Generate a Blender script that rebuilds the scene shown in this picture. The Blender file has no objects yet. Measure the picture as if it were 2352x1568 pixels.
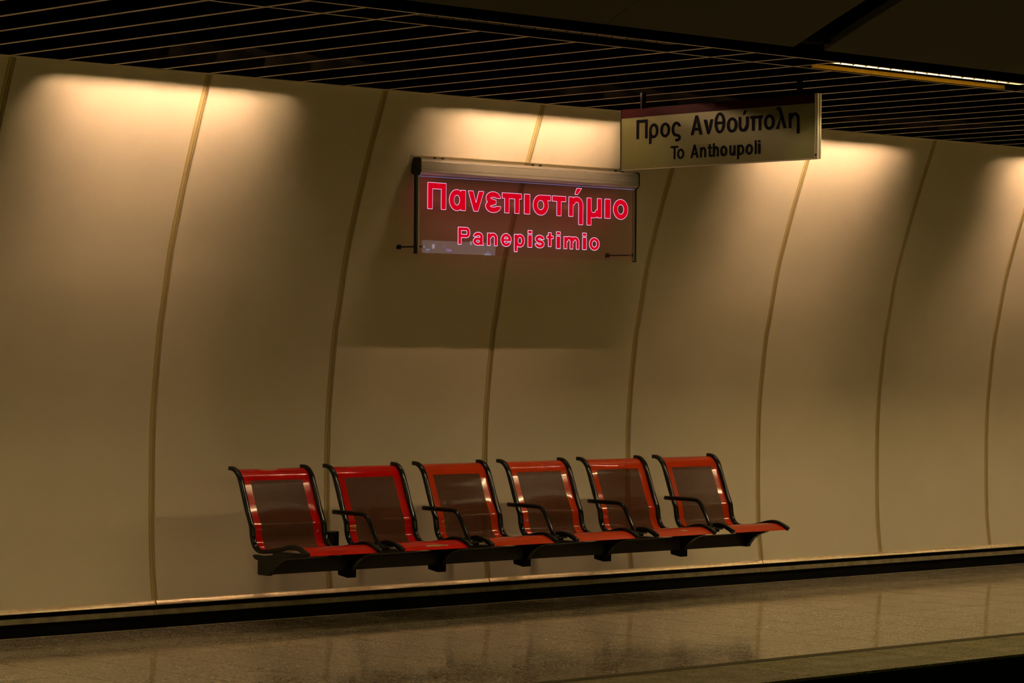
import bpy, bmesh, math, random
import numpy as np
from mathutils import Matrix, Vector

random.seed(4)
scene = bpy.context.scene
C = scene.collection

# ------------------------------------------------------------------ camera
CAM_F, CAM_YAW, CAM_PITCH, CAM_ROLL = 6402.2, 0.74506, 0.00434, 0.00734
CAM_POS = Vector((-7.497, -12.2233, 1.4772))


def cam_axes():
    f = Vector((math.sin(CAM_YAW) * math.cos(CAM_PITCH), math.cos(CAM_YAW) * math.cos(CAM_PITCH), math.sin(CAM_PITCH)))
    r = Vector((math.cos(CAM_YAW), -math.sin(CAM_YAW), 0))
    u = r.cross(f)
    c, s = math.cos(CAM_ROLL), math.sin(CAM_ROLL)
    return c * r + s * u, -s * r + c * u, f


_r, _u, _f = cam_axes()
cam = bpy.data.objects.new('camera', bpy.data.cameras.new('camera'))
C.objects.link(cam)
cam.data.sensor_fit = 'HORIZONTAL'
cam.data.sensor_width = 36.0
cam.data.lens = CAM_F / 2352 * 36.0
cam.data.clip_end = 200
cam.matrix_world = Matrix(((_r.x, _u.x, -_f.x, CAM_POS.x), (_r.y, _u.y, -_f.y, CAM_POS.y), (_r.z, _u.z, -_f.z, CAM_POS.z), (0, 0, 0, 1)))
scene.camera = cam

# ------------------------------------------------------------------ world (underground: no sky) and exposure
world = bpy.data.worlds.new('World')
scene.world = world
world.use_nodes = True
world.node_tree.nodes['Background'].inputs[0].default_value = (0, 0, 0, 1)
world.node_tree.nodes['Background'].inputs[1].default_value = 0.0
scene.view_settings.view_transform = 'Standard'
scene.view_settings.look = 'None'
scene.view_settings.exposure = 0.0
scene.view_settings.gamma = 1.0
scene.view_settings.use_curve_mapping = False

# lamp colours and strengths (all tubes are emissive meshes built with their luminaires)
WASH_COL, WASH_STR = (1.0, 0.62, 0.37), 800.0
TROUGH_COL, TROUGH_STR = (1.0, 0.75, 0.39), 127.0
OPP_COL, OPP_STR = (1.0, 0.95, 0.20), 34.0

# ------------------------------------------------------------------ materials


def mat(name, col, rough=0.5, metal=0.0, spec=0.5, noise=0.0, nscale=30.0, bump=0.0, bscale=80.0, emis=None, estr=0.0):
    m = bpy.data.materials.new(name)
    m.use_nodes = True
    nt = m.node_tree
    b = nt.nodes['Principled BSDF']
    b.inputs['Base Color'].default_value = (*col, 1)
    b.inputs['Roughness'].default_value = rough
    b.inputs['Metallic'].default_value = metal
    b.inputs['Specular IOR Level'].default_value = spec
    if emis:
        b.inputs['Emission Color'].default_value = (*emis, 1)
        b.inputs['Emission Strength'].default_value = estr
    if noise or bump:
        geo = nt.nodes.new('ShaderNodeNewGeometry')
    if noise:
        n = nt.nodes.new('ShaderNodeTexNoise')
        n.inputs['Scale'].default_value = nscale
        n.inputs['Detail'].default_value = 4
        nt.links.new(geo.outputs['Position'], n.inputs['Vector'])
        rmp = nt.nodes.new('ShaderNodeMapRange')
        rmp.inputs['From Min'].default_value = 0.3
        rmp.inputs['From Max'].default_value = 0.7
        rmp.inputs['To Min'].default_value = 1 - noise
        rmp.inputs['To Max'].default_value = 1 + noise
        nt.links.new(n.outputs['Fac'], rmp.inputs['Value'])
        mx = nt.nodes.new('ShaderNodeVectorMath')
        mx.operation = 'SCALE'
        mx.inputs[0].default_value = col
        nt.links.new(rmp.outputs['Result'], mx.inputs['Scale'])
        nt.links.new(mx.outputs['Vector'], b.inputs['Base Color'])
    if bump:
        n2 = nt.nodes.new('ShaderNodeTexNoise')
        n2.inputs['Scale'].default_value = bscale
        nt.links.new(geo.outputs['Position'], n2.inputs['Vector'])
        bp = nt.nodes.new('ShaderNodeBump')
        bp.inputs['Strength'].default_value = bump
        bp.inputs['Distance'].default_value = 0.002
        nt.links.new(n2.outputs['Fac'], bp.inputs['Height'])
        nt.links.new(bp.outputs['Normal'], b.inputs['Normal'])
    return m


def emit(name, col, s):
    m = bpy.data.materials.new(name)
    m.use_nodes = True
    nt = m.node_tree
    nt.nodes.clear()
    e = nt.nodes.new('ShaderNodeEmission')
    e.inputs[0].default_value = (*col, 1)
    e.inputs[1].default_value = s
    o = nt.nodes.new('ShaderNodeOutputMaterial')
    nt.links.new(e.outputs[0], o.inputs[0])
    return m


def granite(name, base, dark, light, rough, spec):
    m = mat(name, base, rough, 0, spec)
    nt = m.node_tree
    b = nt.nodes['Principled BSDF']
    geo = nt.nodes.new('ShaderNodeNewGeometry')
    v = nt.nodes.new('ShaderNodeTexVoronoi')
    v.inputs['Scale'].default_value = 115
    nt.links.new(geo.outputs['Position'], v.inputs['Vector'])
    sep = nt.nodes.new('ShaderNodeSeparateColor')
    nt.links.new(v.outputs['Color'], sep.inputs['Color'])
    cr = nt.nodes.new('ShaderNodeValToRGB')
    cr.color_ramp.interpolation = 'CONSTANT'
    e = cr.color_ramp.elements
    e[0].position, e[0].color = 0.0, (*dark, 1)
    e[1].position, e[1].color = 0.22, (*base, 1)
    x = e.new(0.8)
    x.color = (*light, 1)
    nt.links.new(sep.outputs['Red'], cr.inputs['Fac'])
    n = nt.nodes.new('ShaderNodeTexNoise')
    n.inputs['Scale'].default_value = 6
    n.inputs['Detail'].default_value = 5
    nt.links.new(geo.outputs['Position'], n.inputs['Vector'])
    oi = nt.nodes.new('ShaderNodeObjectInfo')
    mr = nt.nodes.new('ShaderNodeMapRange')
    mr.inputs['To Min'].default_value = 0.9
    mr.inputs['To Max'].default_value = 1.08
    nt.links.new(oi.outputs['Random'], mr.inputs['Value'])
    sc = nt.nodes.new('ShaderNodeVectorMath')
    sc.operation = 'SCALE'
    nt.links.new(cr.outputs['Color'], sc.inputs[0])
    nt.links.new(mr.outputs['Result'], sc.inputs['Scale'])
    nt.links.new(sc.outputs['Vector'], b.inputs['Base Color'])
    r = nt.nodes.new('ShaderNodeMapRange')
    r.inputs['From Min'].default_value = 0.35
    r.inputs['From Max'].default_value = 0.7
    r.inputs['To Min'].default_value = rough * 0.75
    r.inputs['To Max'].default_value = rough * 1.3
    nt.links.new(n.outputs['Fac'], r.inputs['Value'])
    nt.links.new(r.outputs['Result'], b.inputs['Roughness'])
    return m


M = {}
M['panel'] = mat('cream_enamel_panel', (0.74, 0.665, 0.50), 0.42, 0, 0.35, noise=0.03, nscale=3.0, bump=0.03, bscale=300)
M['strip'] = mat('tan_rubber_strip', (0.50, 0.40, 0.17), 0.55, 0, 0.3)
M['black'] = mat('matt_black', (0.006, 0.006, 0.006), 0.8, 0, 0.1)
M['dark'] = mat('dark_recess', (0.012, 0.011, 0.010), 0.8, 0, 0.15)
M['alu'] = mat('worn_aluminium', (1.0, 0.82, 0.52), 0.34, 1.0, 0.5, noise=0.12, nscale=25)
M['alu_strip'] = mat('dull_aluminium_strip', (0.38, 0.33, 0.23), 0.5, 0.3, 0.4, noise=0.25, nscale=14)
M['slat'] = mat('slat_black', (0.0012, 0.0011, 0.0008), 1.0, 0, 0.0)
M['slat_edge'] = mat('slat_edge_aluminium', (0.95, 0.83, 0.62), 0.5, 0.0, 0.3)
M['tile'] = granite('polished_granite_tile', (0.42, 0.37, 0.25), (0.07, 0.06, 0.03), (0.60, 0.54, 0.38), 0.095, 0.5)
M['slab'] = granite('flamed_granite_slab', (0.15, 0.14, 0.045), (0.06, 0.055, 0.015), (0.23, 0.21, 0.08), 0.6, 0.2)
M['grout'] = mat('dark_grout', (0.035, 0.03, 0.018), 0.8, 0, 0.2)
M['tactile'] = mat('dark_inlay_strip', (0.055, 0.052, 0.014), 0.7, 0, 0.1)
M['vault'] = mat('vault_panel_paint', (0.11, 0.10, 0.07), 0.7, 0, 0.2)
M['concrete'] = mat('dark_concrete', (0.05, 0.046, 0.04), 0.9, 0, 0.1, noise=0.2, nscale=4)
M['ballast'] = mat('track_bed_dark', (0.012, 0.011, 0.010), 0.95, 0, 0.05)
M['wash_tube'] = emit('warm_tube', WASH_COL, WASH_STR)
M['trough_tube'] = emit('trough_tube', TROUGH_COL, TROUGH_STR)
M['opp_tube'] = emit('far_platform_tube', OPP_COL, OPP_STR)
M['tube_off'] = mat('unlit_tube_glass', (0.5, 0.5, 0.47), 0.3)
M['reflector'] = mat('luminaire_reflector', (0.8, 0.77, 0.7), 0.3, 0.6, 0.5)
M['trough_side'] = mat('trough_side_lit_yellow', (0.020, 0.0105, 0.0007), 0.9, 0.0, 0.0)  # lamp-lit yellow put into the colour; unlit lining takes the dark material
M['louvre'] = mat('louvre_blade', (0.02, 0.019, 0.016), 0.7, 0.0, 0.2)
M['frame_black'] = mat('bench_black_enamel', (0.005, 0.006, 0.005), 0.16, 0, 0.3)
M['beam'] = mat('bench_beam_dark', (0.022, 0.018, 0.012), 0.5, 0, 0.25)
M['sign_alu'] = mat('sign_aluminium', (0.50, 0.46, 0.37), 0.36, 0.6, 0.5)
M['sign_alu_d'] = mat('sign_end_cap', (0.03, 0.035, 0.03), 0.5, 0, 0.3)
M['sign_face'] = mat('sign_face_cream', (0.17, 0.17, 0.055), 0.45, 0, 0.3)
M['sign_band'] = mat('sign_band_dark_red', (0.035, 0.003, 0.004), 0.7, 0, 0.05)
M['sign_ink'] = mat('sign_ink_navy', (0.004, 0.004, 0.010), 0.9, 0, 0.05)
M['letter_red'] = emit('lit_letter_red', (1.0, 0.0, 0.018), 0.62)
M['letter_edge'] = emit('lit_letter_edge', (1.0, 0.62, 0.90), 1.15)
M['edge_glow'] = emit('lit_acrylic_edge', (0.55, 0.42, 0.9), 0.30)
M['chrome'] = mat('chrome_bolt', (0.8, 0.8, 0.8), 0.15, 1.0)


def shell_mat(name, col, wear=None):
    m = mat(name, col, 0.075, 0.0, 0.42)
    if wear:
        nt = m.node_tree
        b = nt.nodes['Principled BSDF']
        geo = nt.nodes.new('ShaderNodeNewGeometry')
        sub = nt.nodes.new('ShaderNodeVectorMath')
        sub.operation = 'SUBTRACT'
        sub.inputs[1].default_value = wear[0]
        nt.links.new(geo.outputs['Position'], sub.inputs[0])
        dv = nt.nodes.new('ShaderNodeVectorMath')
        dv.operation = 'DIVIDE'
        dv.inputs[1].default_value = wear[1]
        nt.links.new(sub.outputs['Vector'], dv.inputs[0])
        ln = nt.nodes.new('ShaderNodeVectorMath')
        ln.operation = 'LENGTH'
        nt.links.new(dv.outputs['Vector'], ln.inputs[0])
        n = nt.nodes.new('ShaderNodeTexNoise')
        n.inputs['Scale'].default_value = 38
        n.inputs['Detail'].default_value = 3
        nt.links.new(geo.outputs['Position'], n.inputs['Vector'])
        ad = nt.nodes.new('ShaderNodeMath')
        ad.operation = 'ADD'
        nt.links.new(ln.outputs['Value'], ad.inputs[0])
        nt.links.new(n.outputs['Fac'], ad.inputs[1])
        lt = nt.nodes.new('ShaderNodeMath')
        lt.operation = 'LESS_THAN'
        lt.inputs[1].default_value = 1.1
        nt.links.new(ad.outputs[0], lt.inputs[0])
        mx = nt.nodes.new('ShaderNodeMix')
        mx.data_type = 'RGBA'
        mx.inputs['A'].default_value = (*col, 1)
        mx.inputs['B'].default_value = (0.36, 0.24, 0.12, 1)
        nt.links.new(lt.outputs[0], mx.inputs['Factor'])
        nt.links.new(mx.outputs['Result'], b.inputs['Base Color'])
    return m


def perforated(name, col):
    """sheet steel with a staggered grid of punched holes, in the sheet's own UV (metres)"""
    m = mat(name, col, 0.17, 0.0, 0.03)
    nt = m.node_tree
    b = nt.nodes['Principled BSDF']
    out = nt.nodes['Material Output']
    uv = nt.nodes.new('ShaderNodeUVMap')
    uv.uv_map = 'UVMap'
    P = 0.0042

    def vm(op, a, bb=None):
        n = nt.nodes.new('ShaderNodeVectorMath')
        n.operation = op
        nt.links.new(a, n.inputs[0])
        if bb is not None:
            n.inputs[1].default_value = bb
        return n.outputs['Vector']

    def cell(off):
        a = vm('ADD', uv.outputs['UV'], (off[0], off[1], 0))
        a = vm('DIVIDE', a, (P, P * 1.732, 1))
        a = vm('FRACTION', a)
        a = vm('SUBTRACT', a, (0.5, 0.5, 0))
        a = vm('MULTIPLY', a, (1, 1.732, 0))
        n = nt.nodes.new('ShaderNodeVectorMath')
        n.operation = 'LENGTH'
        nt.links.new(a, n.inputs[0])
        return n.outputs['Value']
    c1 = cell((5, 5))
    c2 = cell((5 + P / 2, 5 + P * 0.866))
    mn = nt.nodes.new('ShaderNodeMath')
    mn.operation = 'MINIMUM'
    nt.links.new(c1, mn.inputs[0])
    nt.links.new(c2, mn.inputs[1])
    lt = nt.nodes.new('ShaderNodeMath')
    lt.operation = 'LESS_THAN'
    lt.inputs[1].default_value = 0.175
    nt.links.new(mn.outputs[0], lt.inputs[0])
    tr = nt.nodes.new('ShaderNodeBsdfTransparent')
    mx = nt.nodes.new('ShaderNodeMixShader')
    nt.links.new(lt.outputs[0], mx.inputs['Fac'])
    nt.links.new(b.outputs['BSDF'], mx.inputs[1])
    nt.links.new(tr.outputs['BSDF'], mx.inputs[2])
    nt.links.new(mx.outputs['Shader'], out.inputs['Surface'])
    return m


def acrylic(name):
    m = bpy.data.materials.new(name)
    m.use_nodes = True
    nt = m.node_tree
    nt.nodes.clear()
    o = nt.nodes.new('ShaderNodeOutputMaterial')
    t = nt.nodes.new('ShaderNodeBsdfTransparent')
    t.inputs[0].default_value = (0.94, 0.885, 0.875, 1)
    g = nt.nodes.new('ShaderNodeBsdfGlossy')
    g.inputs['Color'].default_value = (1, 1, 1, 1)
    g.inputs['Roughness'].default_value = 0.01
    fr = nt.nodes.new('ShaderNodeFresnel')
    fr.inputs['IOR'].default_value = 1.45
    mx = nt.nodes.new('ShaderNodeMixShader')
    nt.links.new(fr.outputs[0], mx.inputs['Fac'])
    nt.links.new(t.outputs[0], mx.inputs[1])
    nt.links.new(g.outputs[0], mx.inputs[2])
    e = nt.nodes.new('ShaderNodeEmission')          # lamps in the housing edge-light the sheet
    e.inputs[0].default_value = (1.0, 0.30, 0.20, 1)
    e.inputs[1].default_value = 0.012
    ad = nt.nodes.new('ShaderNodeAddShader')
    nt.links.new(mx.outputs[0], ad.inputs[0])
    nt.links.new(e.outputs[0], ad.inputs[1])
    nt.links.new(ad.outputs[0], o.inputs['Surface'])
    return m


M['acrylic'] = acrylic('edge_lit_acrylic')
M['acrylic_back'] = bpy.data.materials.new('acrylic_back_face')
M['acrylic_back'].use_nodes = True
_nt = M['acrylic_back'].node_tree
_nt.nodes.clear()
_t = _nt.nodes.new('ShaderNodeBsdfTransparent')
_t.inputs[0].default_value = (0.94, 0.885, 0.875, 1)
_nt.links.new(_t.outputs[0], _nt.nodes.new('ShaderNodeOutputMaterial').inputs['Surface'])

# ------------------------------------------------------------------ helpers


def obj(name, me, m=None, parent=None, smooth=False):
    if isinstance(me, bmesh.types.BMesh):
        bm = me
        bmesh.ops.recalc_face_normals(bm, faces=bm.faces)
        me = bpy.data.meshes.new(name)
        bm.to_mesh(me)
        bm.free()
    o = bpy.data.objects.new(name, me)
    C.objects.link(o)
    if m is not None:
        for k in (m if isinstance(m, (list, tuple)) else [m]):
            me.materials.append(k)
    if smooth:
        for p in me.polygons:
            p.use_smooth = True
    if parent:
        o.parent = parent
    return o


def inst(name, src, parent=None, loc=(0, 0, 0)):
    o = bpy.data.objects.new(name, src.data)
    C.objects.link(o)
    o.location = loc
    if parent:
        o.parent = parent
    return o


def thing(name, label, cat, loc=(0, 0, 0), group=None):
    o = bpy.data.objects.new(name, None)
    C.objects.link(o)
    o.location = loc
    o.empty_display_size = 0.1
    tag(o, label, cat, group)
    return o


def tag(o, label, cat, group=None):
    o['label'] = label
    o['category'] = cat
    if group:
        o['group'] = group
    return o


def struct(o, label=None, cat=None):
    o['kind'] = 'structure'
    if label:
        o['label'] = label
    if cat:
        o['category'] = cat
    return o


def add_box(bm, x0, x1, y0, y1, z0, z1, mi=0):
    vs = [bm.verts.new((x, y, z)) for x in (x0, x1) for y in (y0, y1) for z in (z0, z1)]
    for f in ((0, 1, 3, 2), (4, 6, 7, 5), (0, 4, 5, 1), (2, 3, 7, 6), (0, 2, 6, 4), (1, 5, 7, 3)):
        bm.faces.new([vs[i] for i in f]).material_index = mi
    return vs


def box(x0, x1, y0, y1, z0, z1, bevel=0.0, seg=2):
    bm = bmesh.new()
    add_box(bm, x0, x1, y0, y1, z0, z1)
    if bevel:
        bmesh.ops.bevel(bm, geom=bm.edges[:], offset=bevel, segments=seg, affect='EDGES', profile=0.5)
    return bm


def add_prism(bm, poly, x0, x1, mi=0):
    """polygon in (y,z) extruded along x"""
    a = [bm.verts.new((x0, y, z)) for y, z in poly]
    b = [bm.verts.new((x1, y, z)) for y, z in poly]
    n = len(poly)
    bm.faces.new(a).material_index = mi
    bm.faces.new(b[::-1]).material_index = mi
    for i in range(n):
        bm.faces.new([a[i], b[i], b[(i + 1) % n], a[(i + 1) % n]]).material_index = mi


def prism(poly, x0, x1):
    bm = bmesh.new()
    add_prism(bm, poly, x0, x1)
    return bm


def add_tube(bm, pts, r, n=10, cap=True):
    pts = [Vector(p) for p in pts]
    rings = []
    up = None
    for i, p in enumerate(pts):
        t = (pts[min(i + 1, len(pts) - 1)] - pts[max(i - 1, 0)]).normalized()
        if up is None:
            up = Vector((0, 0, 1)) if abs(t.z) < 0.9 else Vector((1, 0, 0))
        s = t.cross(up).normalized()
        up = s.cross(t).normalized()
        rings.append([bm.verts.new(p + r * (math.cos(2 * math.pi * k / n) * s + math.sin(2 * math.pi * k / n) * up)) for k in range(n)])
    for a, b in zip(rings, rings[1:]):
        for k in range(n):
            bm.faces.new([a[k], a[(k + 1) % n], b[(k + 1) % n], b[k]])
    if cap:
        bm.faces.new(rings[0][::-1])
        bm.faces.new(rings[-1])


def tube(pts, r, n=10):
    bm = bmesh.new()
    add_tube(bm, pts, r, n)
    return bm


def catmull(P, step):
    P = [Vector((*p, 0)) for p in P]
    out = []
    Q = [2 * P[0] - P[1]] + P + [2 * P[-1] - P[-2]]
    for i in range(1, len(Q) - 2):
        a, b, c, d = Q[i - 1:i + 3]
        n = max(1, int(round((c - b).length / step)))
        for k in range(n):
            t = k / n
            out.append(0.5 * ((2 * b) + (c - a) * t + (2 * a - 5 * b + 4 * c - d) * t * t + (3 * b - a - 3 * c + d) * t ** 3))
    out.append(P[-1])
    return [(v.x, v.y) for v in out]


# ------------------------------------------------------------------ wall of curved enamel panels
W = 1.2
WALL = [(0.0, 0.147), (0.018, 0.28), (0.030, 0.42), (0.036, 0.75), (0.030, 1.09), (-0.002, 1.40), (-0.033, 1.62), (-0.061, 1.735),
        (-0.120, 2.01), (-0.180, 2.20), (-0.248, 2.40), (-0.370, 2.72), (-0.452, 2.922)]
WP = catmull(WALL, 0.09)
ZT = 2.925


def wall_y(z):
    for (y0, z0), (y1, z1) in zip(WP, WP[1:]):
        if z <= z1:
            return y0 + (y1 - y0) * (z - z0) / (z1 - z0)
    return WP[-1][0]


def wall_normal(i):
    a = WP[max(i - 1, 0)]
    b = WP[min(i + 1, len(WP) - 1)]
    t = Vector((b[0] - a[0], b[1] - a[1])).normalized()
    return Vector((-t.y, t.x))


def sweep_wall(sections):
    """sections: list of (x, depth out of the wall) polyline swept along the wall curve -> open sheet"""
    bm = bmesh.new()
    rows = []
    for i, (y, z) in enumerate(WP):
        n = wall_normal(i)
        rows.append([bm.verts.new((x, y + n.x * d, z + n.y * d)) for x, d in sections])
    for a, b in zip(rows, rows[1:]):
        for k in range(len(sections) - 1):
            bm.faces.new([a[k], a[k + 1], b[k + 1], b[k]])
    return bm


X0W, X1W = -3, 12
back = struct(obj('wall_back', sweep_wall([(X0W * W - 1, -0.035), (X1W * W + 1, -0.035)]), M['dark']))
g = 0.020
panel_src = obj('wall_panel', sweep_wall([(g, -0.03), (g, -0.003), (g + 0.003, 0), (W - g - 0.003, 0), (W - g, -0.003), (W - g, -0.03)]), M['panel'], back)
for p in panel_src.data.polygons:
    p.use_smooth = True
panel_src.data.set_sharp_from_angle(angle=math.radians(25))
panel_src.location.x = X0W * W
for n in range(X0W + 1, X1W):
    inst('wall_panel', panel_src, back, (n * W, 0, 0))
strip_src = obj('joint_strip', sweep_wall([(-0.017, -0.02), (-0.017, -0.008), (-0.014, -0.006), (0.003, -0.006), (0.0045, -0.010), (0.0065, -0.010), (0.008, -0.005), (0.014, -0.005), (0.017, -0.009), (0.017, -0.02)]), M['strip'], back)
strip_src.location.x = X0W * W
for n in range(X0W + 1, X1W + 1):
    inst('joint_strip', strip_src, back, (n * W, 0, 0))

XA, XB = X0W * W - 1, X1W * W + 1
base = struct(obj('baseboard_back', box(XA, XB, 0.03, 0.08, 0.0, 0.147), M['black']))
rail = [(0.035, 0.148), (0.002, 0.1485), (-0.003, 0.1475), (-0.007, 0.1445), (-0.0165, 0.1295), (-0.018, 0.1265), (-0.0165, 0.1235), (-0.012, 0.122), (0.035, 0.122)]
rs = obj('bottom_rail', prism(rail, 0.003, 2 * W - 0.003), M['alu'], base, smooth=True)
rs.data.set_sharp_from_angle(angle=math.radians(40))
rs.location.x = (X0W) * W
for n in range(X0W + 2, X1W, 2):
    inst('bottom_rail', rs, base, (n * W, 0, 0))
ss = obj('skirting_strip', prism([(0.010, 0.066), (0.004, 0.070), (0.004, 0.092), (0.010, 0.096), (0.034, 0.096), (0.034, 0.066)], 0.002, 2 * W - 0.002), M['alu_strip'], base)
ss.location.x = X0W * W
for n in range(X0W + 2, X1W, 2):
    inst('skirting_strip', ss, base, (n * W, 0, 0))

# ------------------------------------------------------------------ platform floor
YE = -3.74
fl = struct(obj('floor', box(XA, XB, YE + 0.01, 0.08, -0.35, -0.004), M['grout']))
TX, TY, TX0, TY0 = 0.4055, 0.3825, 0.864, -0.02
G = 0.0036
ts = obj('floor_tile', box(G, TX - G, -TY + G, -G, -0.03, 0.0), M['tile'], fl)
ts.location = (TX0 - 8 * TX, TY0, 0)
first = True
for j in range(8):
    for i in range(-8, 24):
        if first:
            first = False
            continue
        inst('floor_tile', ts, fl, (TX0 + i * TX, TY0 - j * TY, 0))
obj('floor_skirt_trim', box(XA, XB, TY0 - 0.002, TY0 + 0.006, -0.01, 0.0015), M['alu_strip'], fl)
obj('inlay_strip', box(XA, XB, -3.155, -3.083, -0.03, 0.0005), M['tactile'], fl)
sl = obj('edge_slab', box(0.003, 1.037, YE, -3.163, -0.012, 0.0), M['slab'], fl)
sl.location.x = 2.25 - 4 * 1.04
for k in range(-3, 10):
    inst('edge_slab', sl, fl, (2.25 + k * 1.04, 0, 0))

tb = struct(obj('floor_track', box(XA - 6, XB + 6, -10.45, YE + 0.3, -1.45, -1.2), M['ballast']))
pf = struct(obj('wall_platform_edge', box(XA, XB, YE + 0.001, YE + 0.009, -1.2, -0.0125), M['black']))

# ------------------------------------------------------------------ slatted ceiling over the platform
Y1, Y2 = -2.914, -3.210
S0, SS = -0.027, 0.3023
ce = struct(obj('ceiling', box(XA, XB, -3.28, 0.2, 3.22, 3.30), M['black']))


def slat_mesh(ya, yb):
    bm = bmesh.new()
    add_box(bm, -0.004, 0.004, ya, yb, 2.9255, 2.988, 0)
    f = bm.faces.new([bm.verts.new((x, y, 2.925)) for x, y in ((-0.015, ya), (0.015, ya), (0.015, yb), (-0.015, yb))])
    f.material_index = 1
    return bm


sA = obj('ceiling_slat', slat_mesh(Y1, -0.455), [M['slat'], M['slat_edge']], ce)
sB = obj('ceiling_slat', slat_mesh(Y2, -0.455), [M['slat'], M['slat_edge']], ce)
kmin, kmax = -9, 42
sA.location.x = S0 + kmin * SS
usedB = False
for k in range(kmin + 1, kmax + 1):
    crossing = (k % 9) in (0, 1, 7, 8)      # slats that run on across the lighting trough between luminaires
    if crossing and not usedB:
        usedB = True
        sB.location.x = S0 + k * SS
        continue
    inst('ceiling_slat', sB if crossing else sA, ce, (S0 + k * SS, 0, 0))
for y in (Y1, Y2):
    bm = bmesh.new()
    f = bm.faces.new([bm.verts.new((xx, yy, 2.9245)) for xx, yy in ((XA, y - 0.011), (XB, y - 0.011), (XB, y + 0.011), (XA, y + 0.011))])
    f.material_index = 1
    add_box(bm, XA, XB, y - 0.004, y + 0.004, 2.925, 3.20, 0)
    obj('trough_rail', bm, [M['slat'], M['slat_edge']], ce)
obj('wall_trim', box(XA, XB, -0.475, -0.452, 2.921, 2.927), M['slat_edge'], ce)
obj('edge_fascia', box(XA, XB, -3.34, -3.222, 2.99, 3.21), M['black'], ce)

# ------------------------------------------------------------------ vault over the tracks
va = struct(obj('ceiling_vault', box(XA - 6, XB + 6, -10.9, -3.30, 4.1, 4.2), M['black']))


def vault_z(y):
    t = -3.30 - y
    if t > 3.8:
        t = 7.6 - t
    return 2.959 + 0.445 * t - 0.445 / 7.6 * t * t


def vault_panel(w):
    bm = bmesh.new()
    ys = [-3.30 - 7.6 * k / 28 for k in range(29)]
    for dz, flip in ((0, 0), (0.04, 1)):
        rows = [[bm.verts.new((x, y, vault_z(y) + dz)) for x in (0.002, w - 0.002)] for y in ys]
        for a, b in zip(rows, rows[1:]):
            bm.faces.new([a[0], a[1], b[1], b[0]])
        if not flip:
            lo = rows
    for s in (0, 1):
        pass
    bm.verts.ensure_lookup_table()
    n = len(ys)
    V = bm.verts
    for i in range(n - 1):
        for s in (0, 1):
            bm.faces.new([V[2 * i + s], V[2 * i + 2 + s], V[2 * n + 2 * i + 2 + s], V[2 * n + 2 * i + s]])
    for e in (0, n - 1):
        bm.faces.new([V[2 * e], V[2 * e + 1], V[2 * n + 2 * e + 1], V[2 * n + 2 * e]])
    return bm


VP = 1.272
vs = None
for k in range(-3, 6):
    for h in (0, 1):
        x = 2.779 + k * 2.76 + h * VP
        if vs is None:
            vs = obj('vault_panel', vault_panel(VP), M['vault'], va)
            vs.location.x = x
        else:
            inst('vault_panel', vs, va, (x, 0, 0))

# ------------------------------------------------------------------ the far platform (behind and around the camera)
YC = -14.2
struct(obj('floor_opposite', box(XA - 6, XB + 6, YC, -10.46, -1.2, 0.0), M['slab']))
struct(obj('wall_opposite', box(XA - 6, XB + 6, YC - 0.1, YC, 0.0, 3.0), M['concrete']))
struct(obj('ceiling_opposite', box(XA - 6, XB + 6, YC, -10.9, 2.99, 3.08), M['dark']))
struct(obj('wall_end_near', box(XA - 6.1, XA - 6, YC, 0.2, -1.2, 4.2), M['dark']))
struct(obj('wall_end_far', box(XB + 6, XB + 6.1, YC, 0.2, -1.2, 4.2), M['dark']))

# ------------------------------------------------------------------ luminaires


def wall_washer(xc, nth):
    t = thing('wall_washer_lamp', 'slim tube lamp hidden above the ceiling slats, over the ' + nth, 'lamp', (xc, -0.98, 3.05), 'wall washers above the slats')
    L = 0.64
    bm = bmesh.new()
    add_box(bm, -L, L, 0.155, 0.160, -0.058, 0.06)
    add_box(bm, -L, L, -0.225, -0.220, -0.058, 0.06)
    add_box(bm, -L, L, -0.22, 0.155, 0.055, 0.06)
    add_box(bm, -L - 0.005, -L, -0.225, 0.160, -0.058, 0.06)
    add_box(bm, L, L + 0.005, -0.225, 0.160, -0.058, 0.06)
    obj('housing', bm, M['black'], t)
    bm = bmesh.new()
    n = 14
    for k in range(n):                       # added, unseen slotted shield that dims the lower wall: about a quarter open
        x = -L + 2 * L * k / n
        add_box(bm, x, x + 2 * L / n * 0.76, -0.06, 0.0245, -0.0240, -0.0225)
    obj('added_beam_shield', bm, M['black'], t)['kind'] = 'stuff'
    bm = bmesh.new()
    n = 29
    for k in range(n):  # added, unseen blades that keep each bright wall patch narrow
        x = -L + 2 * L * (k + 0.5) / n
        add_box(bm, x - 0.0008, x + 0.0008, 0.012, 0.072, -0.057, -0.003)
    obj('added_beam_grid', bm, M['black'], t)['kind'] = 'stuff'
    obj('tube', tube([(-L + 0.03, 0, 0), (L - 0.03, 0, 0)], 0.0095, 8), M['wash_tube'], t)
    return t


for xc, nth in ((-1.61, 'wall left of the picture'), (0.97, 'bright left wall patch'), (3.55, 'red station sign'),
                (6.13, 'bright patch by the hanging sign'), (8.71, 'patch at the right edge'), (11.29, 'wall right of the picture')):
    wall_washer(xc, nth)


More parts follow.
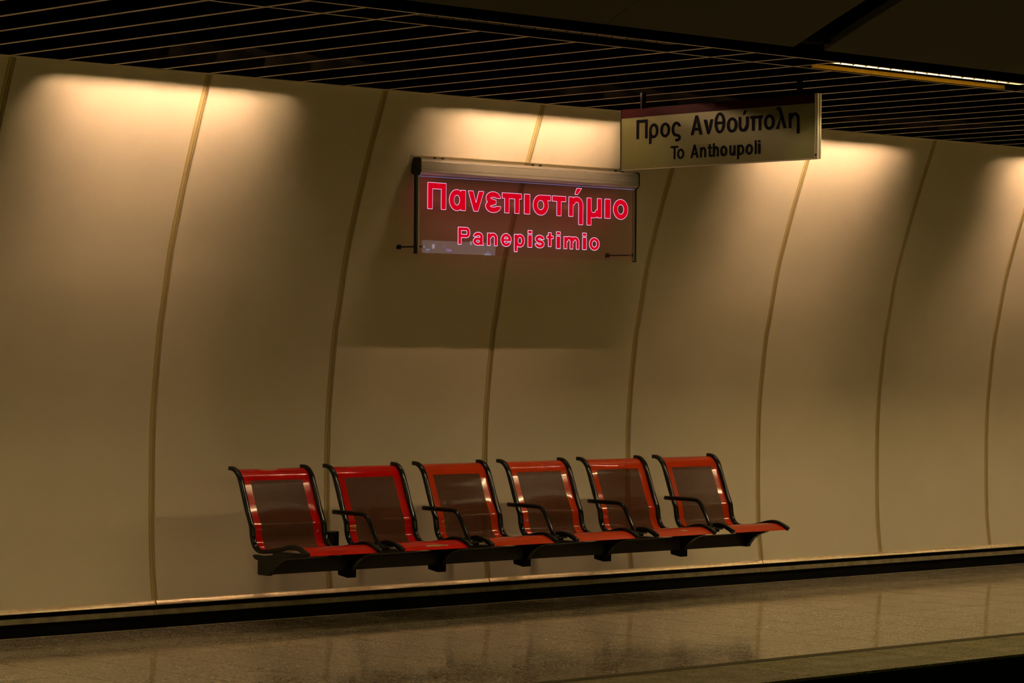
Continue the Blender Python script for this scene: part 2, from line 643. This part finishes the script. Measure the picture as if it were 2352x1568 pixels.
def trough_light(x0, lit, label):
    t = thing('trough_light', label, 'light', (x0, -3.06, 2.9575), 'louvred lights in the ceiling trough')
    L = 1.78
    bm = bmesh.new()
    add_box(bm, 0, L, -0.115, -0.110, 0.0, 0.09)
    add_box(bm, 0, L, 0.110, 0.115, 0.0, 0.09)
    add_box(bm, 0, L, -0.115, 0.115, 0.09, 0.095)
    add_box(bm, -0.005, 0, -0.115, 0.115, 0.0, 0.095)
    add_box(bm, L, L + 0.005, -0.115, 0.115, 0.0, 0.095)
    obj('reflector', bm, M['reflector'], t)
    src = None
    n = 18
    for k in range(1, n):
        x = L * k / n
        if src is None:
            src = obj('louvre_blade', prism([(0.109, 0.0), (0.109, 0.032), (-0.109, 0.032), (-0.109, 0.026), (0.055, 0.022)], -0.0015, 0.0015), M['louvre'], t)
            src.location.x = x
        else:
            inst('louvre_blade', src, t, (x, 0, 0))
    obj('tube', tube([(0.12, 0, 0.055), (L - 0.12, 0, 0.055)], 0.013, 8), M['trough_tube'] if lit else M['tube_off'], t)
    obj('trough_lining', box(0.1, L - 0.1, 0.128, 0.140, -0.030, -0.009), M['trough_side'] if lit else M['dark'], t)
    return t


PER = 9 * SS
for k, lit, lab in ((-2, True, 'second unseen louvred light in the trough at left, added to brighten the wall'), (-1, True, 'unseen louvred light in the trough at left, kept lit to brighten the wall'), (0, False, 'unlit dark louvred light in the ceiling trough above the red station sign'),  # both unseen left lights are lit only to brighten the lower wall
                    (1, True, 'lit louvred light in the ceiling trough at upper right'), (2, True, 'lit louvred light in the trough right of the picture'),
                    (3, True, 'second lit louvred light in the trough right of the picture'), (4, True, 'third lit louvred light in the trough right of the picture')):
    trough_light(S0 + SS * 1.05 + k * PER, lit, lab)

for k in range(-2, 5):
    t = thing('batten_lamp', 'bare tube batten lamp over the far platform edge behind the camera', 'lamp', (-1.0 + k * 2.72, -11.1, 2.95), 'batten lamps over the far platform')
    obj('spine', box(-0.78, 0.78, -0.03, 0.03, -0.005, 0.04), M['slat_edge'], t)
    obj('tube', tube([(-0.75, 0, -0.03), (0.75, 0, -0.03)], 0.013, 8), M['opp_tube'], t)

ad = thing('advert_screen', 'lit bluish advertising screen high on the far platform wall, mirrored in the station sign', 'screen', (15.1, -13.95, 2.74))
obj('screen_case', box(-0.64, 0.64, -0.06, 0.01, -0.20, 0.16), M['black'], ad)
random.seed(9)
AM = [emit('advert_white', (0.9, 0.88, 1.0), 6.0), emit('advert_blue', (0.35, 0.5, 1.0), 7.0), emit('advert_violet', (0.6, 0.45, 0.95), 5.0), emit('advert_grey', (0.75, 0.70, 0.7), 1.8)]
obj('screen_panel', box(-0.60, 0.60, 0.0100, 0.0103, -0.18, 0.10), AM[3], ad)
for k in range(1, 30):
    x, w_ = random.uniform(-0.60, 0.50), random.uniform(0.02, 0.10)
    z, h_ = random.uniform(-0.18, 0.08), random.uniform(0.01, 0.06)
    obj('screen_block', box(x, min(x + w_, 0.60), 0.010 + 0.0004 * k, 0.0104 + 0.0004 * k, z, z + h_), AM[random.choice((0, 0, 1, 2, 3, 3, 3))], ad)

# ------------------------------------------------------------------ bench: six perforated seats on one beam
BX, BS, BW = 1.453, 0.643, 0.511
SEAT = [(-0.300, 0.850), (-0.325, 0.849), (-0.352, 0.838), (-0.378, 0.812), (-0.394, 0.780), (-0.408, 0.745), (-0.447, 0.645), (-0.474, 0.585),
        (-0.487, 0.556), (-0.4925, 0.525), (-0.4975, 0.495), (-0.511, 0.462), (-0.535, 0.437), (-0.575, 0.424), (-0.65, 0.427), (-0.74, 0.441),
        (-0.81, 0.457), (-0.855, 0.462), (-0.895, 0.455), (-0.935, 0.440), (-0.965, 0.424)]
SP = catmull(SEAT, 0.012)
bench = thing('platform_bench', 'row of six red perforated metal seats with black frames on one wall-mounted beam', 'bench', (BX, 0, 0))


def sp_normal(i):
    a = SP[max(i - 1, 0)]
    b = SP[min(i + 1, len(SP) - 1)]
    t = Vector((b[0] - a[0], b[1] - a[1])).normalized()
    return Vector((t.y, -t.x)) * -1          # towards the sitter


ARC = [0.0]
for a, b in zip(SP, SP[1:]):
    ARC.append(ARC[-1] + math.hypot(b[0] - a[0], b[1] - a[1]))
TOT = ARC[-1]


def seat_sheet(xa, xb, sa, sb, nx, dents, off=0.0):
    bm = bmesh.new()
    uvl = bm.loops.layers.uv.new('UVMap')
    idx = list(range(sa, sb + 1))
    rows = []
    for i in idx:
        n = sp_normal(i)
        row = []
        for k in range(nx + 1):
            x = xa + (xb - xa) * k / nx
            d = off
            for (dx, ds, rx, rs_, amp) in dents:
                q = ((x - dx) / rx) ** 2 + ((ARC[i] - ds) / rs_) ** 2
                edge = min(1.0, max(0.0, min(x - 0.03, BW - 0.03 - x) / 0.06))
                d += amp * math.exp(-q) * edge
            v = bm.verts.new((x, SP[i][0] + n.x * d, SP[i][1] + n.y * d))
            row.append((v, x, ARC[i]))
        rows.append(row)
    for a, b in zip(rows, rows[1:]):
        for k in range(nx):
            q = [a[k], a[k + 1], b[k + 1], b[k]]
            f = bm.faces.new([t[0] for t in q])
            for lp, t in zip(f.loops, q):
                lp[uvl].uv = (t[1], t[2])
    return bm


def join_sheets(sheets):
    out = bpy.data.meshes.new('seat')
    bm = bmesh.new()
    for s in sheets:
        tmp = bpy.data.meshes.new('tmp')
        s.to_mesh(tmp)
        s.free()
        bm.from_mesh(tmp)
        bpy.data.meshes.remove(tmp)
    bmesh.ops.remove_doubles(bm, verts=bm.verts[:], dist=1e-5)
    bmesh.ops.recalc_face_normals(bm, faces=bm.faces)
    bm.to_mesh(out)
    bm.free()
    return out


def frame_bar(xa, xb):
    """rounded bar that follows the seat curve"""
    bm = bmesh.new()
    rows = []
    hw = (xb - xa) / 2
    xm = (xa + xb) / 2
    sec = []
    for k in range(12):
        a = 2 * math.pi * k / 12
        ca, sa = math.cos(a), math.sin(a)
        sec.append((xm + hw * math.copysign(abs(ca) ** 0.33, ca), -0.006 + 0.0115 * math.copysign(abs(sa) ** 0.40, sa)))
    for i in range(0, len(SP), 1):
        n = sp_normal(i)
        rows.append([bm.verts.new((x, SP[i][0] + n.x * d, SP[i][1] + n.y * d)) for x, d in sec])
    for a, b in zip(rows, rows[1:]):
        for k in range(12):
            bm.faces.new([a[k], a[(k + 1) % 12], b[(k + 1) % 12], b[k]])
    bm.faces.new(rows[0])
    bm.faces.new(rows[-1][::-1])
    return bm


frameL = frameR = None
NSP = len(SP) - 1
S_BACK0 = min(range(NSP), key=lambda i: abs(ARC[i] - 0.112))
S_END = min(range(NSP), key=lambda i: abs(ARC[i] - (TOT - 0.135)))
MARG = 0.080
RED, ORG = (0.50, 0.005, 0.0025), (0.48, 0.040, 0.006)
LUMB = ARC[min(range(len(SP)), key=lambda i: abs(SP[i][1] - 0.545) + (SP[i][0] < -0.6) * 9)]
DENTS = [
    [(0.26, LUMB, 0.15, 0.06, -0.016)],
    [(0.26, LUMB + 0.02, 0.2, 0.10, -0.003)],
    [(0.26, LUMB, 0.16, 0.08, -0.010), (0.25, LUMB - 0.2, 0.15, 0.08, -0.009)],
    [(0.28, LUMB - 0.02, 0.14, 0.06, -0.014)],
    [(0.24, LUMB + 0.01, 0.16, 0.07, -0.009), (0.25, LUMB - 0.24, 0.14, 0.06, -0.008)],
    [],
]
WEAR = {0: ((BX + 0.24, -0.335, 0.846), (0.11, 0.02, 0.03)), 1: ((BX + BS + 0.28, -0.93, 0.443), (0.13, 0.02, 0.012)),
        4: ((BX + 4 * BS + 0.3, -0.91, 0.45), (0.05, 0.02, 0.01))}
SLAB = ['red seat with flaked paint on the top edge at the left end of the bench', 'red seat with flaked paint on its front edge', 'orange red seat with a dented back',
        'orange red seat with a creased back', 'orange red seat with a hollow dented back', 'smooth orange red seat at the right end of the bench']
for n in range(6):
    col = RED if n < 2 else ORG
    d = DENTS[n]
    me = join_sheets([seat_sheet(0.022, BW - 0.022, 0, S_BACK0, 24, d), seat_sheet(0.022, BW - 0.022, S_END, NSP, 24, d),
                      seat_sheet(0.022, MARG, S_BACK0, S_END, 4, d), seat_sheet(BW - MARG, BW - 0.022, S_BACK0, S_END, 4, d)])
    seat = obj('seat', me, shell_mat('seat_paint', col, WEAR.get(n)), bench, smooth=True)
    seat.location.x = n * BS
    seat['label'] = SLAB[n]
    pf_ = obj('perforated_sheet', seat_sheet(MARG, BW - MARG, S_BACK0, S_END, 22, d), perforated('seat_perforated', (0.062, 0.015, 0.004)), seat, smooth=True)
    if frameL is None:
        frameL = obj('side_frame', frame_bar(0.0, 0.027), M['frame_black'], seat, smooth=True)
        frameR = obj('side_frame', frame_bar(BW - 0.027, BW), M['frame_black'], seat, smooth=True)
    else:
        inst('side_frame', frameL, seat)
        inst('side_frame', frameR, seat)

obj('beam', box(0.0, 5 * BS + BW, -0.620, -0.560, 0.308, 0.382, 0.004, 1), M['beam'], bench)
GUS = [(-0.565, 0.306), (-0.650, 0.306), (-0.662, 0.326), (-0.690, 0.355), (-0.735, 0.382), (-0.800, 0.404), (-0.835, 0.428), (-0.70, 0.418), (-0.60, 0.408),
       (-0.535, 0.412), (-0.515, 0.405), (-0.535, 0.388), (-0.565, 0.380)]


def bracket(kind):
    bm = bmesh.new()
    if kind == 'mid':
        add_prism(bm, GUS, -0.014, 0.014)
        add_box(bm, -0.085, 0.085, -0.66, -0.55, 0.390, 0.409)
        add_box(bm, -0.085, 0.085, -0.85, -0.80, 0.425, 0.440)
    else:
        add_prism(bm, GUS, -0.014, 0.014)
    return bm


bm_src = None
mids = [BW + (BS - BW) / 2 + k * BS for k in range(5)]
bs_ = None
for x in mids:
    if bs_ is None:
        bs_ = obj('seat_bracket', bracket('mid'), M['frame_black'], bench)
        bs_.location.x = x
        arm_pts = catmull([(-0.480, 0.614), (-0.60, 0.614), (-0.715, 0.613), (-0.752, 0.606), (-0.778, 0.585), (-0.815, 0.530), (-0.845, 0.480), (-0.868, 0.448)], 0.012)
        bmA = bmesh.new()
        add_tube(bmA, [(0, y, z) for y, z in arm_pts], 0.0125, 12)
        add_tube(bmA, [(0, -0.492, 0.612), (0.075, -0.480, 0.600)], 0.009, 8)
        add_tube(bmA, [(-0.09, -0.868, 0.448), (0.09, -0.868, 0.448)], 0.010, 8)
        ar = obj('armrest', bmA, M['frame_black'], bench, smooth=True)
        ar.location.x = x
        wa = obj('wall_arm', box(-0.022, 0.022, -0.56, 0.036, 0.318, 0.372), M['beam'], bench)
        wa.location.x = x
        hb = obj('clamp_block', prism([(-0.556, 0.312), (-0.640, 0.312), (-0.640, 0.268), (-0.560, 0.280)], -0.030, 0.030), M['black'], bench)
        hb.location.x = x
    else:
        for nm, s in (('seat_bracket', bs_), ('armrest', ar), ('wall_arm', wa), ('clamp_block', hb)):
            inst(nm, s, bench, (x, 0, 0))
eb = obj('seat_bracket', bracket('end'), M['frame_black'], bench)
eb.location.x = 0.016
inst('seat_bracket', eb, bench, (5 * BS + BW - 0.016, 0, 0))
obj('junction_box', box(mids[0] - 0.03, mids[0] + 0.05, -0.47, -0.42, 0.372, 0.508, 0.006), M['frame_black'], bench)

# ------------------------------------------------------------------ lettering


def _ring(X, Y, cx, cy, rx, ry, ix, iy):
    o = (np.sqrt(((X - cx) / rx) ** 2 + ((Y - cy) / ry) ** 2) - 1) * min(rx, ry)
    i = (np.sqrt(((X - cx) / ix) ** 2 + ((Y - cy) / iy) ** 2) - 1) * min(ix, iy)
    return np.maximum(o, -i)


def _rect(X, Y, x0, y0, x1, y1):
    return np.maximum(np.maximum(x0 - X, X - x1), np.maximum(y0 - Y, Y - y1))


def _poly(X, Y, pts):
    """convex polygon"""
    cx = sum(p[0] for p in pts) / len(pts)
    cy = sum(p[1] for p in pts) / len(pts)
    f = None
    for (x0, y0), (x1, y1) in zip(pts, pts[1:] + pts[:1]):
        L = math.hypot(x1 - x0, y1 - y0)
        nx, ny = (y1 - y0) / L, -(x1 - x0) / L
        d = (X - x0) * nx + (Y - y0) * ny
        if (cx - x0) * nx + (cy - y0) * ny > 0:
            d = -d
        f = d if f is None else np.maximum(f, d)
    return f


def glyph_field(ch, w, s, q, H, X, Y):
    """implicit outline of a grotesque letter; x-height 1, width w, stem s, bar q, cap height H"""
    U = lambda *a: np.minimum.reduce(a)
    I = lambda *a: np.maximum.reduce(a)
    R = lambda *a: _rect(X, Y, *a)
    P = lambda *a: _poly(X, Y, list(a))
    E = lambda cx, cy, rx, ry, ss=s, qq=q: _ring(X, Y, cx, cy, rx, ry, rx - ss, ry - qq)
    D = -0.40
    if ch in 'oο':
        return E(w / 2, 0.5, w / 2, 0.52)
    if ch in 'Π':
        return U(R(0, 0, s, H), R(w - s, 0, w, H), R(0, H - q * 1.1, w, H))
    if ch in 'ιl':
        return R(0, 0, w, H if ch == 'l' else 1)
    if ch == 'i':
        return U(R(0, 0, w, 1), R(0, H - q * 0.95, w, H))
    if ch == 'α':
        r = (w - 0.25 * s) / 2
        return U(E(r, 0.5, r, 0.52), R(w - s, 0, w, 1))
    if ch in 'νv':
        t = s * 1.08
        return U(P((0, 1), (t, 1), (w / 2 + t * 0.42, 0), (w / 2 - t * 0.42, 0)), P((w - t, 1), (w, 1), (w / 2 + t * 0.42, 0), (w / 2 - t * 0.42, 0)))
    if ch == 'ε':
        ru = (1.02 - 0.5 + q * 0.42) / 2
        f = U(E(w * 0.52, 1.02 - ru, w * 0.50, ru), E(w * 0.52, ru - 0.02, w * 0.52, ru))
        f = I(f, -R(w * 0.56, 0.34, 3, 0.66), -R(w * 0.80, 0.30, 3, 0.70))
        f = I(f, -R(w * 0.56, 0.5 + q * 0.42, 3, 1.02 - ru), -R(w * 0.56, ru - 0.02, 3, 0.5 - q * 0.42))
        return U(f, R(w * 0.38, 0.5 - q * 0.42, w * 0.72, 0.5 + q * 0.42))
    if ch == 'π':
        return U(R(0, 1 - q, w, 1), R(w * 0.13, 0, w * 0.13 + s, 1), R(w * 0.88 - s, 0, w * 0.88, 1))
    if ch == 'σ':
        r = w * 0.43
        return U(E(r, 0.49, r, 0.51), R(r, 1 - q, w, 1))
    if ch == 'τ':
        return U(R(0, 1 - q, w, 1), R(w / 2 - s / 2, 0, w / 2 + s / 2, 1))
    if ch in 'ήηnhm':
        if ch == 'm':
            w2 = (w + s) / 2
            a = glyph_field('n', w2, s, q, H, X, Y)
            b = glyph_field('n', w2, s, q, H, X - (w - w2), Y)
            return U(a, b)
        r = (w - s * 0.35) / 2
        cx = w - r
        cy = 1.02 - 0.42
        f = U(R(0, 0, s, H if ch == 'h' else 1), I(E(cx, cy, r, 0.42), cy - Y), R(w - s, D if ch in 'ήη' else 0, w, cy))
        if ch == 'ή':
            f = U(f, P((w * 0.42, 1.14), (w * 0.62, 1.14), (w * 0.90, 1.46), (w * 0.55, 1.46)))
        return f
    if ch in 'μuύ':
        r = (w - s * 0.35) / 2
        cy = 0.40
        f = U(R(w - s, 0, w, 1), I(E(r, cy, r, 0.42), Y - cy), R(0, cy, s, 1))
        if ch == 'μ':
            f = U(f, R(0, D, s, 1))
        if ch == 'ύ':
            f = I(f, -R(w - s - 0.01, -0.1, w + 1, cy))
            f = U(f, I(E(w / 2, cy, w / 2, 0.42), Y - cy), R(w - s, cy, w, 1), P((w * 0.42, 1.12), (w * 0.60, 1.12), (w * 0.85, 1.42), (w * 0.55, 1.42)))
        return f
    if ch == 'P':
        b = H * 0.60
        r = b / 2
        cx = w - r * 0.9
        return U(R(0, 0, s, H), I(E(cx, H - r, r * 0.9, r), cx - X), R(0, H - q, cx, H), R(0, H - b, cx, H - b + q))
    if ch == 'a':
        r = w * 0.46
        f = I(E(w * 0.49, 0.67, r, 0.35), 0.67 - Y)
        return U(f, R(w * 0.95 - s, 0.1, w * 0.95, 0.68), P((w * 0.95 - s, 0.16), (w * 0.95, 0.16), (w, 0), (w * 0.97 - s, 0)), I(E(w * 0.46, 0.30, w * 0.46, 0.32, s, q * 0.9), -R(w * 0.95, -1, 3, 3)))
    if ch == 'e':
        f = E(w / 2, 0.5, w / 2, 0.52)
        f = I(f, -R(w * 0.5, 0.30, 3, 0.5 - q * 0.38))
        return U(f, R(s * 0.5, 0.5 - q * 0.38, w - s * 0.4, 0.5 + q * 0.38))
    if ch in 'pρ':
        r = (w - 0.25 * s) / 2
        if ch == 'ρ':
            return U(E(w / 2, 0.5, w / 2, 0.52), R(0, D, s, 0.5))
        return U(E(w - r, 0.5, r, 0.52), R(0, D, s, 1))
    if ch == 's':
        ru = (1.02 - 0.5 + q / 2) / 2
        a = I(E(w * 0.5, 1.02 - ru, w * 0.48, ru), -R(w * 0.5, -1, 3, 1.02 - ru - 0.02))
        b = I(E(w * 0.5, ru - 0.02, w * 0.5, ru), -R(-3, ru, w * 0.5, 3))
        return U(a, b)
    if ch == 't':
        x = w * 0.24
        return U(R(x, 0.12, x + s, 1.26), R(0, 1 - q * 0.85, w, 1), I(E(x + w * 0.42, 0.24, w * 0.42, 0.25), Y - 0.24, X - w))
    if ch == 'ς':
        f = I(E(w * 0.52, 0.5, w * 0.52, 0.52), -R(w * 0.55, 0.30, 3, 0.66))
        f = I(f, -R(w * 0.62, -1, 3, 0.30))
        return U(f, I(E(w * 0.62, -0.10, w * 0.38, 0.26, s, q), w * 0.60 - X), R(w * 0.40, -0.36, w * 0.64, -0.36 + q))
    if ch == 'Α' or ch == 'A':
        t = s * 1.1
        return U(P((0, 0), (t, 0), (w / 2 + t * 0.45, H), (w / 2 - t * 0.45, H)), P((w - t, 0), (w, 0), (w / 2 + t * 0.45, H), (w / 2 - t * 0.45, H)), R(w * 0.22, H * 0.22, w * 0.78, H * 0.22 + q))
    if ch == 'θ':
        return U(E(w / 2, 0.70, w / 2, 0.72), R(s * 0.5, 0.70 - q / 2, w - s * 0.5, 0.70 + q / 2))
    if ch == 'λ':
        t = s * 1.1
        return U(P((w * 0.24, 1.30), (w * 0.24 + t, 1.30), (w, 0.02), (w - t, 0.02)), P((0, 0), (t, 0), (w * 0.52, 0.92), (w * 0.40, 0.76)), R(w * 0.08, 1.30 - q * 0.2, w * 0.24 + t * 0.8, 1.30 + q * 0.8))
    if ch == 'T':
        return U(R(0, H - q, w, H), R(w / 2 - s / 2, 0, w / 2 + s / 2, H))
    raise ValueError(ch)


def glyph_loops(ch, w, s, q, H, step=0.0137):
    xs = np.arange(-0.05, w + 0.06, step)
    ys = np.arange(-0.50, 1.56, step)
    X, Y = np.meshgrid(xs, ys)
    F = glyph_field(ch, w, s, q, H, X, Y) + 1e-7
    neg = F < 0
    c = neg[:-1, :-1].astype(int) + neg[:-1, 1:] + neg[1:, 1:] + neg[1:, :-1]
    nxt = {}
    pos = {}

    def pt(i0, j0, i1, j1):
        k = (min((i0, j0), (i1, j1)), max((i0, j0), (i1, j1)))
        if k not in pos:
            a, b = F[i0, j0], F[i1, j1]
            t = a / (a - b)
            pos[k] = (xs[j0] + (xs[j1] - xs[j0]) * t, ys[i0] + (ys[i1] - ys[i0]) * t)
        return k
    for i, j in zip(*np.nonzero((c > 0) & (c < 4))):
        q4 = [(i, j), (i, j + 1), (i + 1, j + 1), (i + 1, j)]
        st, en = [], []
        for a, b in zip(q4, q4[1:] + q4[:1]):
            if neg[a] and not neg[b]:
                st.append(pt(*a, *b))
            if not neg[a] and neg[b]:
                en.append(pt(*a, *b))
        for a, b in zip(st, en):
            nxt[a] = b
    loops = []
    while nxt:
        k = next(iter(nxt))
        L = []
        while k in nxt:
            L.append(pos[k])
            k = nxt.pop(k)
        if len(L) > 6:
            # drop points that lie on a straight run
            out = []
            n = len(L)
            for m in range(n):
                a, b, d = L[m - 1], L[m], L[(m + 1) % n]
                cr = (b[0] - a[0]) * (d[1] - b[1]) - (b[1] - a[1]) * (d[0] - b[0])
                if abs(cr) > 4e-7:
                    out.append(b)
            if len(out) > 3:
                loops.append(out)
    return loops


def glyph_mesh(loops, outline=False, width=0.012):
    cu = bpy.data.curves.new('glyph', 'CURVE')
    cu.dimensions = '2D'
    for L in loops:
        sp = cu.splines.new('POLY')
        sp.points.add(len(L) - 1)
        for p_, (x, y) in zip(sp.points, L):
            p_.co = (x, y, 0, 1)
        sp.use_cyclic_u = True
    if outline:
        cu.fill_mode = 'NONE'
        cu.bevel_depth = width
        cu.bevel_resolution = 0
    else:
        cu.fill_mode = 'BOTH'
        cu.extrude = 0.006
    o = bpy.data.objects.new('glyph', cu)
    C.objects.link(o)
    dg = bpy.context.evaluated_depsgraph_get()
    me = bpy.data.meshes.new_from_object(o.evaluated_get(dg))
    bpy.data.objects.remove(o)
    bpy.data.curves.remove(cu)
    return me


def pix_ray(u, v):
    return ((u - 1176) / CAM_F) * _r + (-(v - 784) / CAM_F) * _u + _f


def on_y(u, v, y):
    d = pix_ray(u, v)
    return CAM_POS + d * ((y - CAM_POS.y) / d.y)


def on_x(u, v, x):
    d = pix_ray(u, v)
    return CAM_POS + d * ((x - CAM_POS.x) / d.x)


# ------------------------------------------------------------------ illuminated station name sign
YG = -0.345
sign = thing('station_name_sign', 'illuminated clear station name sign with red letters reading Πανεπιστήμιο and Panepistimio', 'sign', (2.72, YG, 2.04))
SX, SZ = 2.72, 2.04


def sloc(bm_or_me, name, m, parent=None, smooth=False):
    """mesh given in world coordinates, stored relative to the sign"""
    o = obj(name, bm_or_me, m, parent or sign, smooth)
    if parent is None:
        o.data.transform(Matrix.Translation((-2.72, -YG, -2.04)))
    return o


HX0, HX1 = 2.728, 4.462
hp = [(-0.310, 2.574), (-0.356, 2.572), (-0.374, 2.562), (-0.376, 2.554), (-0.3735, 2.5525), (-0.3735, 2.5505), (-0.376, 2.549), (-0.376, 2.512), (-0.3735, 2.5105),
      (-0.3735, 2.5085), (-0.377, 2.507), (-0.377, 2.494), (-0.368, 2.486), (-0.360, 2.480), (-0.352, 2.478), (-0.330, 2.478), (-0.300, 2.482)]
sloc(prism(hp, HX0, HX1), 'housing', M['sign_alu'])
for xa, xb in ((HX0 - 0.006, HX0), (HX1, HX1 + 0.006)):
    sloc(prism([(-0.302, 2.576), (-0.364, 2.576), (-0.379, 2.568), (-0.380, 2.496), (-0.362, 2.474), (-0.325, 2.474), (-0.295, 2.49)], xa, xb), 'end_cap', M['sign_alu_d'])
GX0, GX1 = 2.725, 4.455
sheet = sloc(box(GX0, GX1, YG - 0.005, YG + 0.005, 2.041, 2.484), 'acrylic_sheet', [M['acrylic'], M['acrylic_back']])
for p in sheet.data.polygons:
    if p.normal.y > 0.5:
        p.material_index = 1
sloc(box(GX0, GX1, YG - 0.0065, YG - 0.0055, 2.470, 2.4735), 'lit_top_edge', M['edge_glow'])
for xa, xb in ((GX0 - 0.012, GX0), (GX1, GX1 + 0.012)):
    sloc(box(xa, xb, YG - 0.010, YG + 0.012, 2.035, 2.482), 'side_rail', M['sign_alu_d'])
sloc(box(GX0, GX0 + 0.014, YG - 0.0065, YG + 0.0065, 2.041, 2.478), 'edge_profile', M['sign_alu'])
sloc(box(GX1 - 0.010, GX1, YG - 0.0065, YG + 0.0065, 2.041, 2.478), 'edge_profile', M['sign_alu'])
for xr in (2.763, 4.425):
    bm = bmesh.new()
    yw_ = wall_y(2.078)
    add_tube(bm, [(xr, YG - 0.012, 2.075), (xr, yw_, 2.078)], 0.0045, 8)
    add_tube(bm, [(xr, yw_ - 0.016, 2.078), (xr, yw_ + 0.004, 2.078)], 0.014, 10)
    rod = sloc(bm, 'standoff_rod', M['frame_black'])
    sloc(tube([(xr, YG - 0.018, 2.075), (xr, YG - 0.006, 2.075)], 0.009, 10), 'standoff_bolt', M['chrome'])
sloc(box(2.70, 4.40, wall_y(2.592) - 0.008, wall_y(2.592) + 0.01, 2.586, 2.592), 'mounting_rail', M['alu'])
for xr in (2.86, 2.92, 3.62, 3.68, 4.30, 4.36):
    sloc(tube([(xr, -0.34, 2.570), (xr, -0.34, 2.583)], 0.008, 8), 'housing_bolt', M['sign_alu_d'])


def place_letters(text, spans, u0, v0, s, base_l, base_r, top_v, plane, axis, depth, holder, m_fill, m_edge, stem, bar, H, edge_w):
    """every letter sits in its own place on the sheet; the spans are measured on the photograph and carried onto the sheet's plane"""
    P0 = plane(u0 + base_l[0] / s, v0 + base_l[1] / s)
    P1 = plane(u0 + base_l[0] / s, v0 + top_v / s)
    sc = (P1 - P0).length / H                     # metres per x-height
    for ch, (a, b) in zip(text, spans):
        vb = base_l[1] + (base_r[1] - base_l[1]) * ((a + b) / 2 - base_l[0]) / (base_r[0] - base_l[0])
        A = plane(u0 + a / s, v0 + vb / s)
        B = plane(u0 + b / s, v0 + vb / s)
        w = (B - A).length / sc
        loops = glyph_loops(ch, w, min(stem, w * 0.48) if ch not in 'ιil' else w, bar, H)

        def xf(mesh):
            for v in mesh.vertices:
                px, pz, dz = v.co.x * sc, v.co.y * sc, v.co.z * sc
                if axis == 'x':          # sheet in the xz plane facing -y
                    v.co = Vector((A.x + px, depth - dz, P0.z + pz)) - holder.location
                else:                    # sheet in the yz plane facing -x, reading towards -y
                    v.co = Vector((depth - dz, A.y - px, P0.z + pz)) - holder.location
        me = glyph_mesh(loops)
        xf(me)
        o = obj('letter', me, m_fill, holder)
        if m_edge:
            me2 = glyph_mesh(loops, True, edge_w)
            xf(me2)
            obj('letter_outline', me2, m_edge, o)


PLG = lambda u, v: on_y(u, v, YG - 0.006)
place_letters('Πανεπιστήμιο', [(320, 485), (515, 661), (684, 825), (842, 973), (990, 1165), (1190, 1241), (1269, 1428), (1442, 1563), (1590, 1718), (1754, 1885), (1914, 1965), (1992, 2123)],
              900, 340, 3.92, (320, 545), (2123, 634), 308, PLG, 'x', YG - 0.008, sign, M['letter_red'], M['letter_edge'], 0.31, 0.27, 1.29, 0.013)
place_letters('Panepistimio', [(594, 701), (729, 823), (857, 948), (979, 1073), (1100, 1193), (1222, 1260), (1287, 1370), (1392, 1451), (1478, 1515), (1547, 1683), (1714, 1750), (1775, 1866)],
              900, 340, 3.92, (594, 865), (1866, 920), 710, PLG, 'x', YG - 0.008, sign, M['letter_red'], M['letter_edge'], 0.33, 0.26, 1.36, 0.022)

# ------------------------------------------------------------------ hanging direction sign
XD = 3.55
hs = thing('hanging_direction_sign', 'unlit cream hanging direction sign reading Προς Ανθούπολη, To Anthoupoli with dark red band', 'sign', (XD, -1.857, 2.51))


def hloc(bm, name, m):
    o = obj(name, bm, m, hs)
    o.data.transform(Matrix.Translation(-hs.location))
    return o


hloc(box(XD, XD + 0.018, -2.575, -1.140, 2.511, 2.846), 'sign_body', M['sign_face'])
hloc(box(XD - 0.001, XD + 0.019, -2.575, -1.142, 2.800, 2.848), 'red_band', M['sign_band'])
bm = bmesh.new()
add_box(bm, XD - 0.002, XD + 0.020, -2.593, -2.575, 2.506, 2.850)
add_box(bm, XD - 0.005, XD - 0.002, -2.579, -2.575, 2.506, 2.850)
add_box(bm, XD - 0.005, XD + 0.003, -2.596, -2.590, 2.506, 2.850)
add_box(bm, XD + 0.012, XD + 0.020, -2.600, -2.593, 2.506, 2.850)
hloc(bm, 'end_profile', M['sign_alu'])
hloc(box(XD - 0.003, XD + 0.020, -1.140, -1.134, 2.506, 2.850), 'end_profile', M['sign_alu_d'])
hloc(tube([(XD - 0.006, -2.584, 2.528), (XD, -2.584, 2.528)], 0.005, 8), 'profile_screw', M['black'])
hloc(box(XD - 0.002, XD + 0.019, -2.575, -1.140, 2.506, 2.5115), 'bottom_profile', M['sign_alu'])
for y in (-1.301, -2.458):
    hloc(tube([(XD + 0.009, y, 2.845), (XD + 0.009, y, 2.935)], 0.016, 10), 'hanger_rod', M['black'])
PLD = lambda u, v: on_x(u, v, XD)
T1 = 'ΠροςΑνθούπολη'
SPN = [(280, 395), (411, 508), (527, 630), (645, 742), (843, 965), (978, 1077), (1090, 1200), (1218, 1328), (1340, 1445), (1462, 1592), (1604, 1716), (1728, 1840), (1862, 1975)]
place_letters(T1, SPN, 1400, 180, 4.523, (280, 632), (1975, 522), 434, PLD, 'y', XD - 0.001, hs, M['sign_ink'], None, 0.245, 0.20, 1.34, 0)
T2 = 'ToAnthoupoli'
SPN2 = [(636, 715), (704, 776), (842, 926), (940, 1004), (1020, 1068), (1074, 1135), (1150, 1222), (1245, 1308), (1325, 1398), (1414, 1488), (1508, 1528), (1543, 1567)]
place_letters(T2, SPN2, 1400, 180, 4.523, (636, 842), (1567, 792), 704, PLD, 'y', XD - 0.001, hs, M['sign_ink'], None, 0.26, 0.21, 1.32, 0)
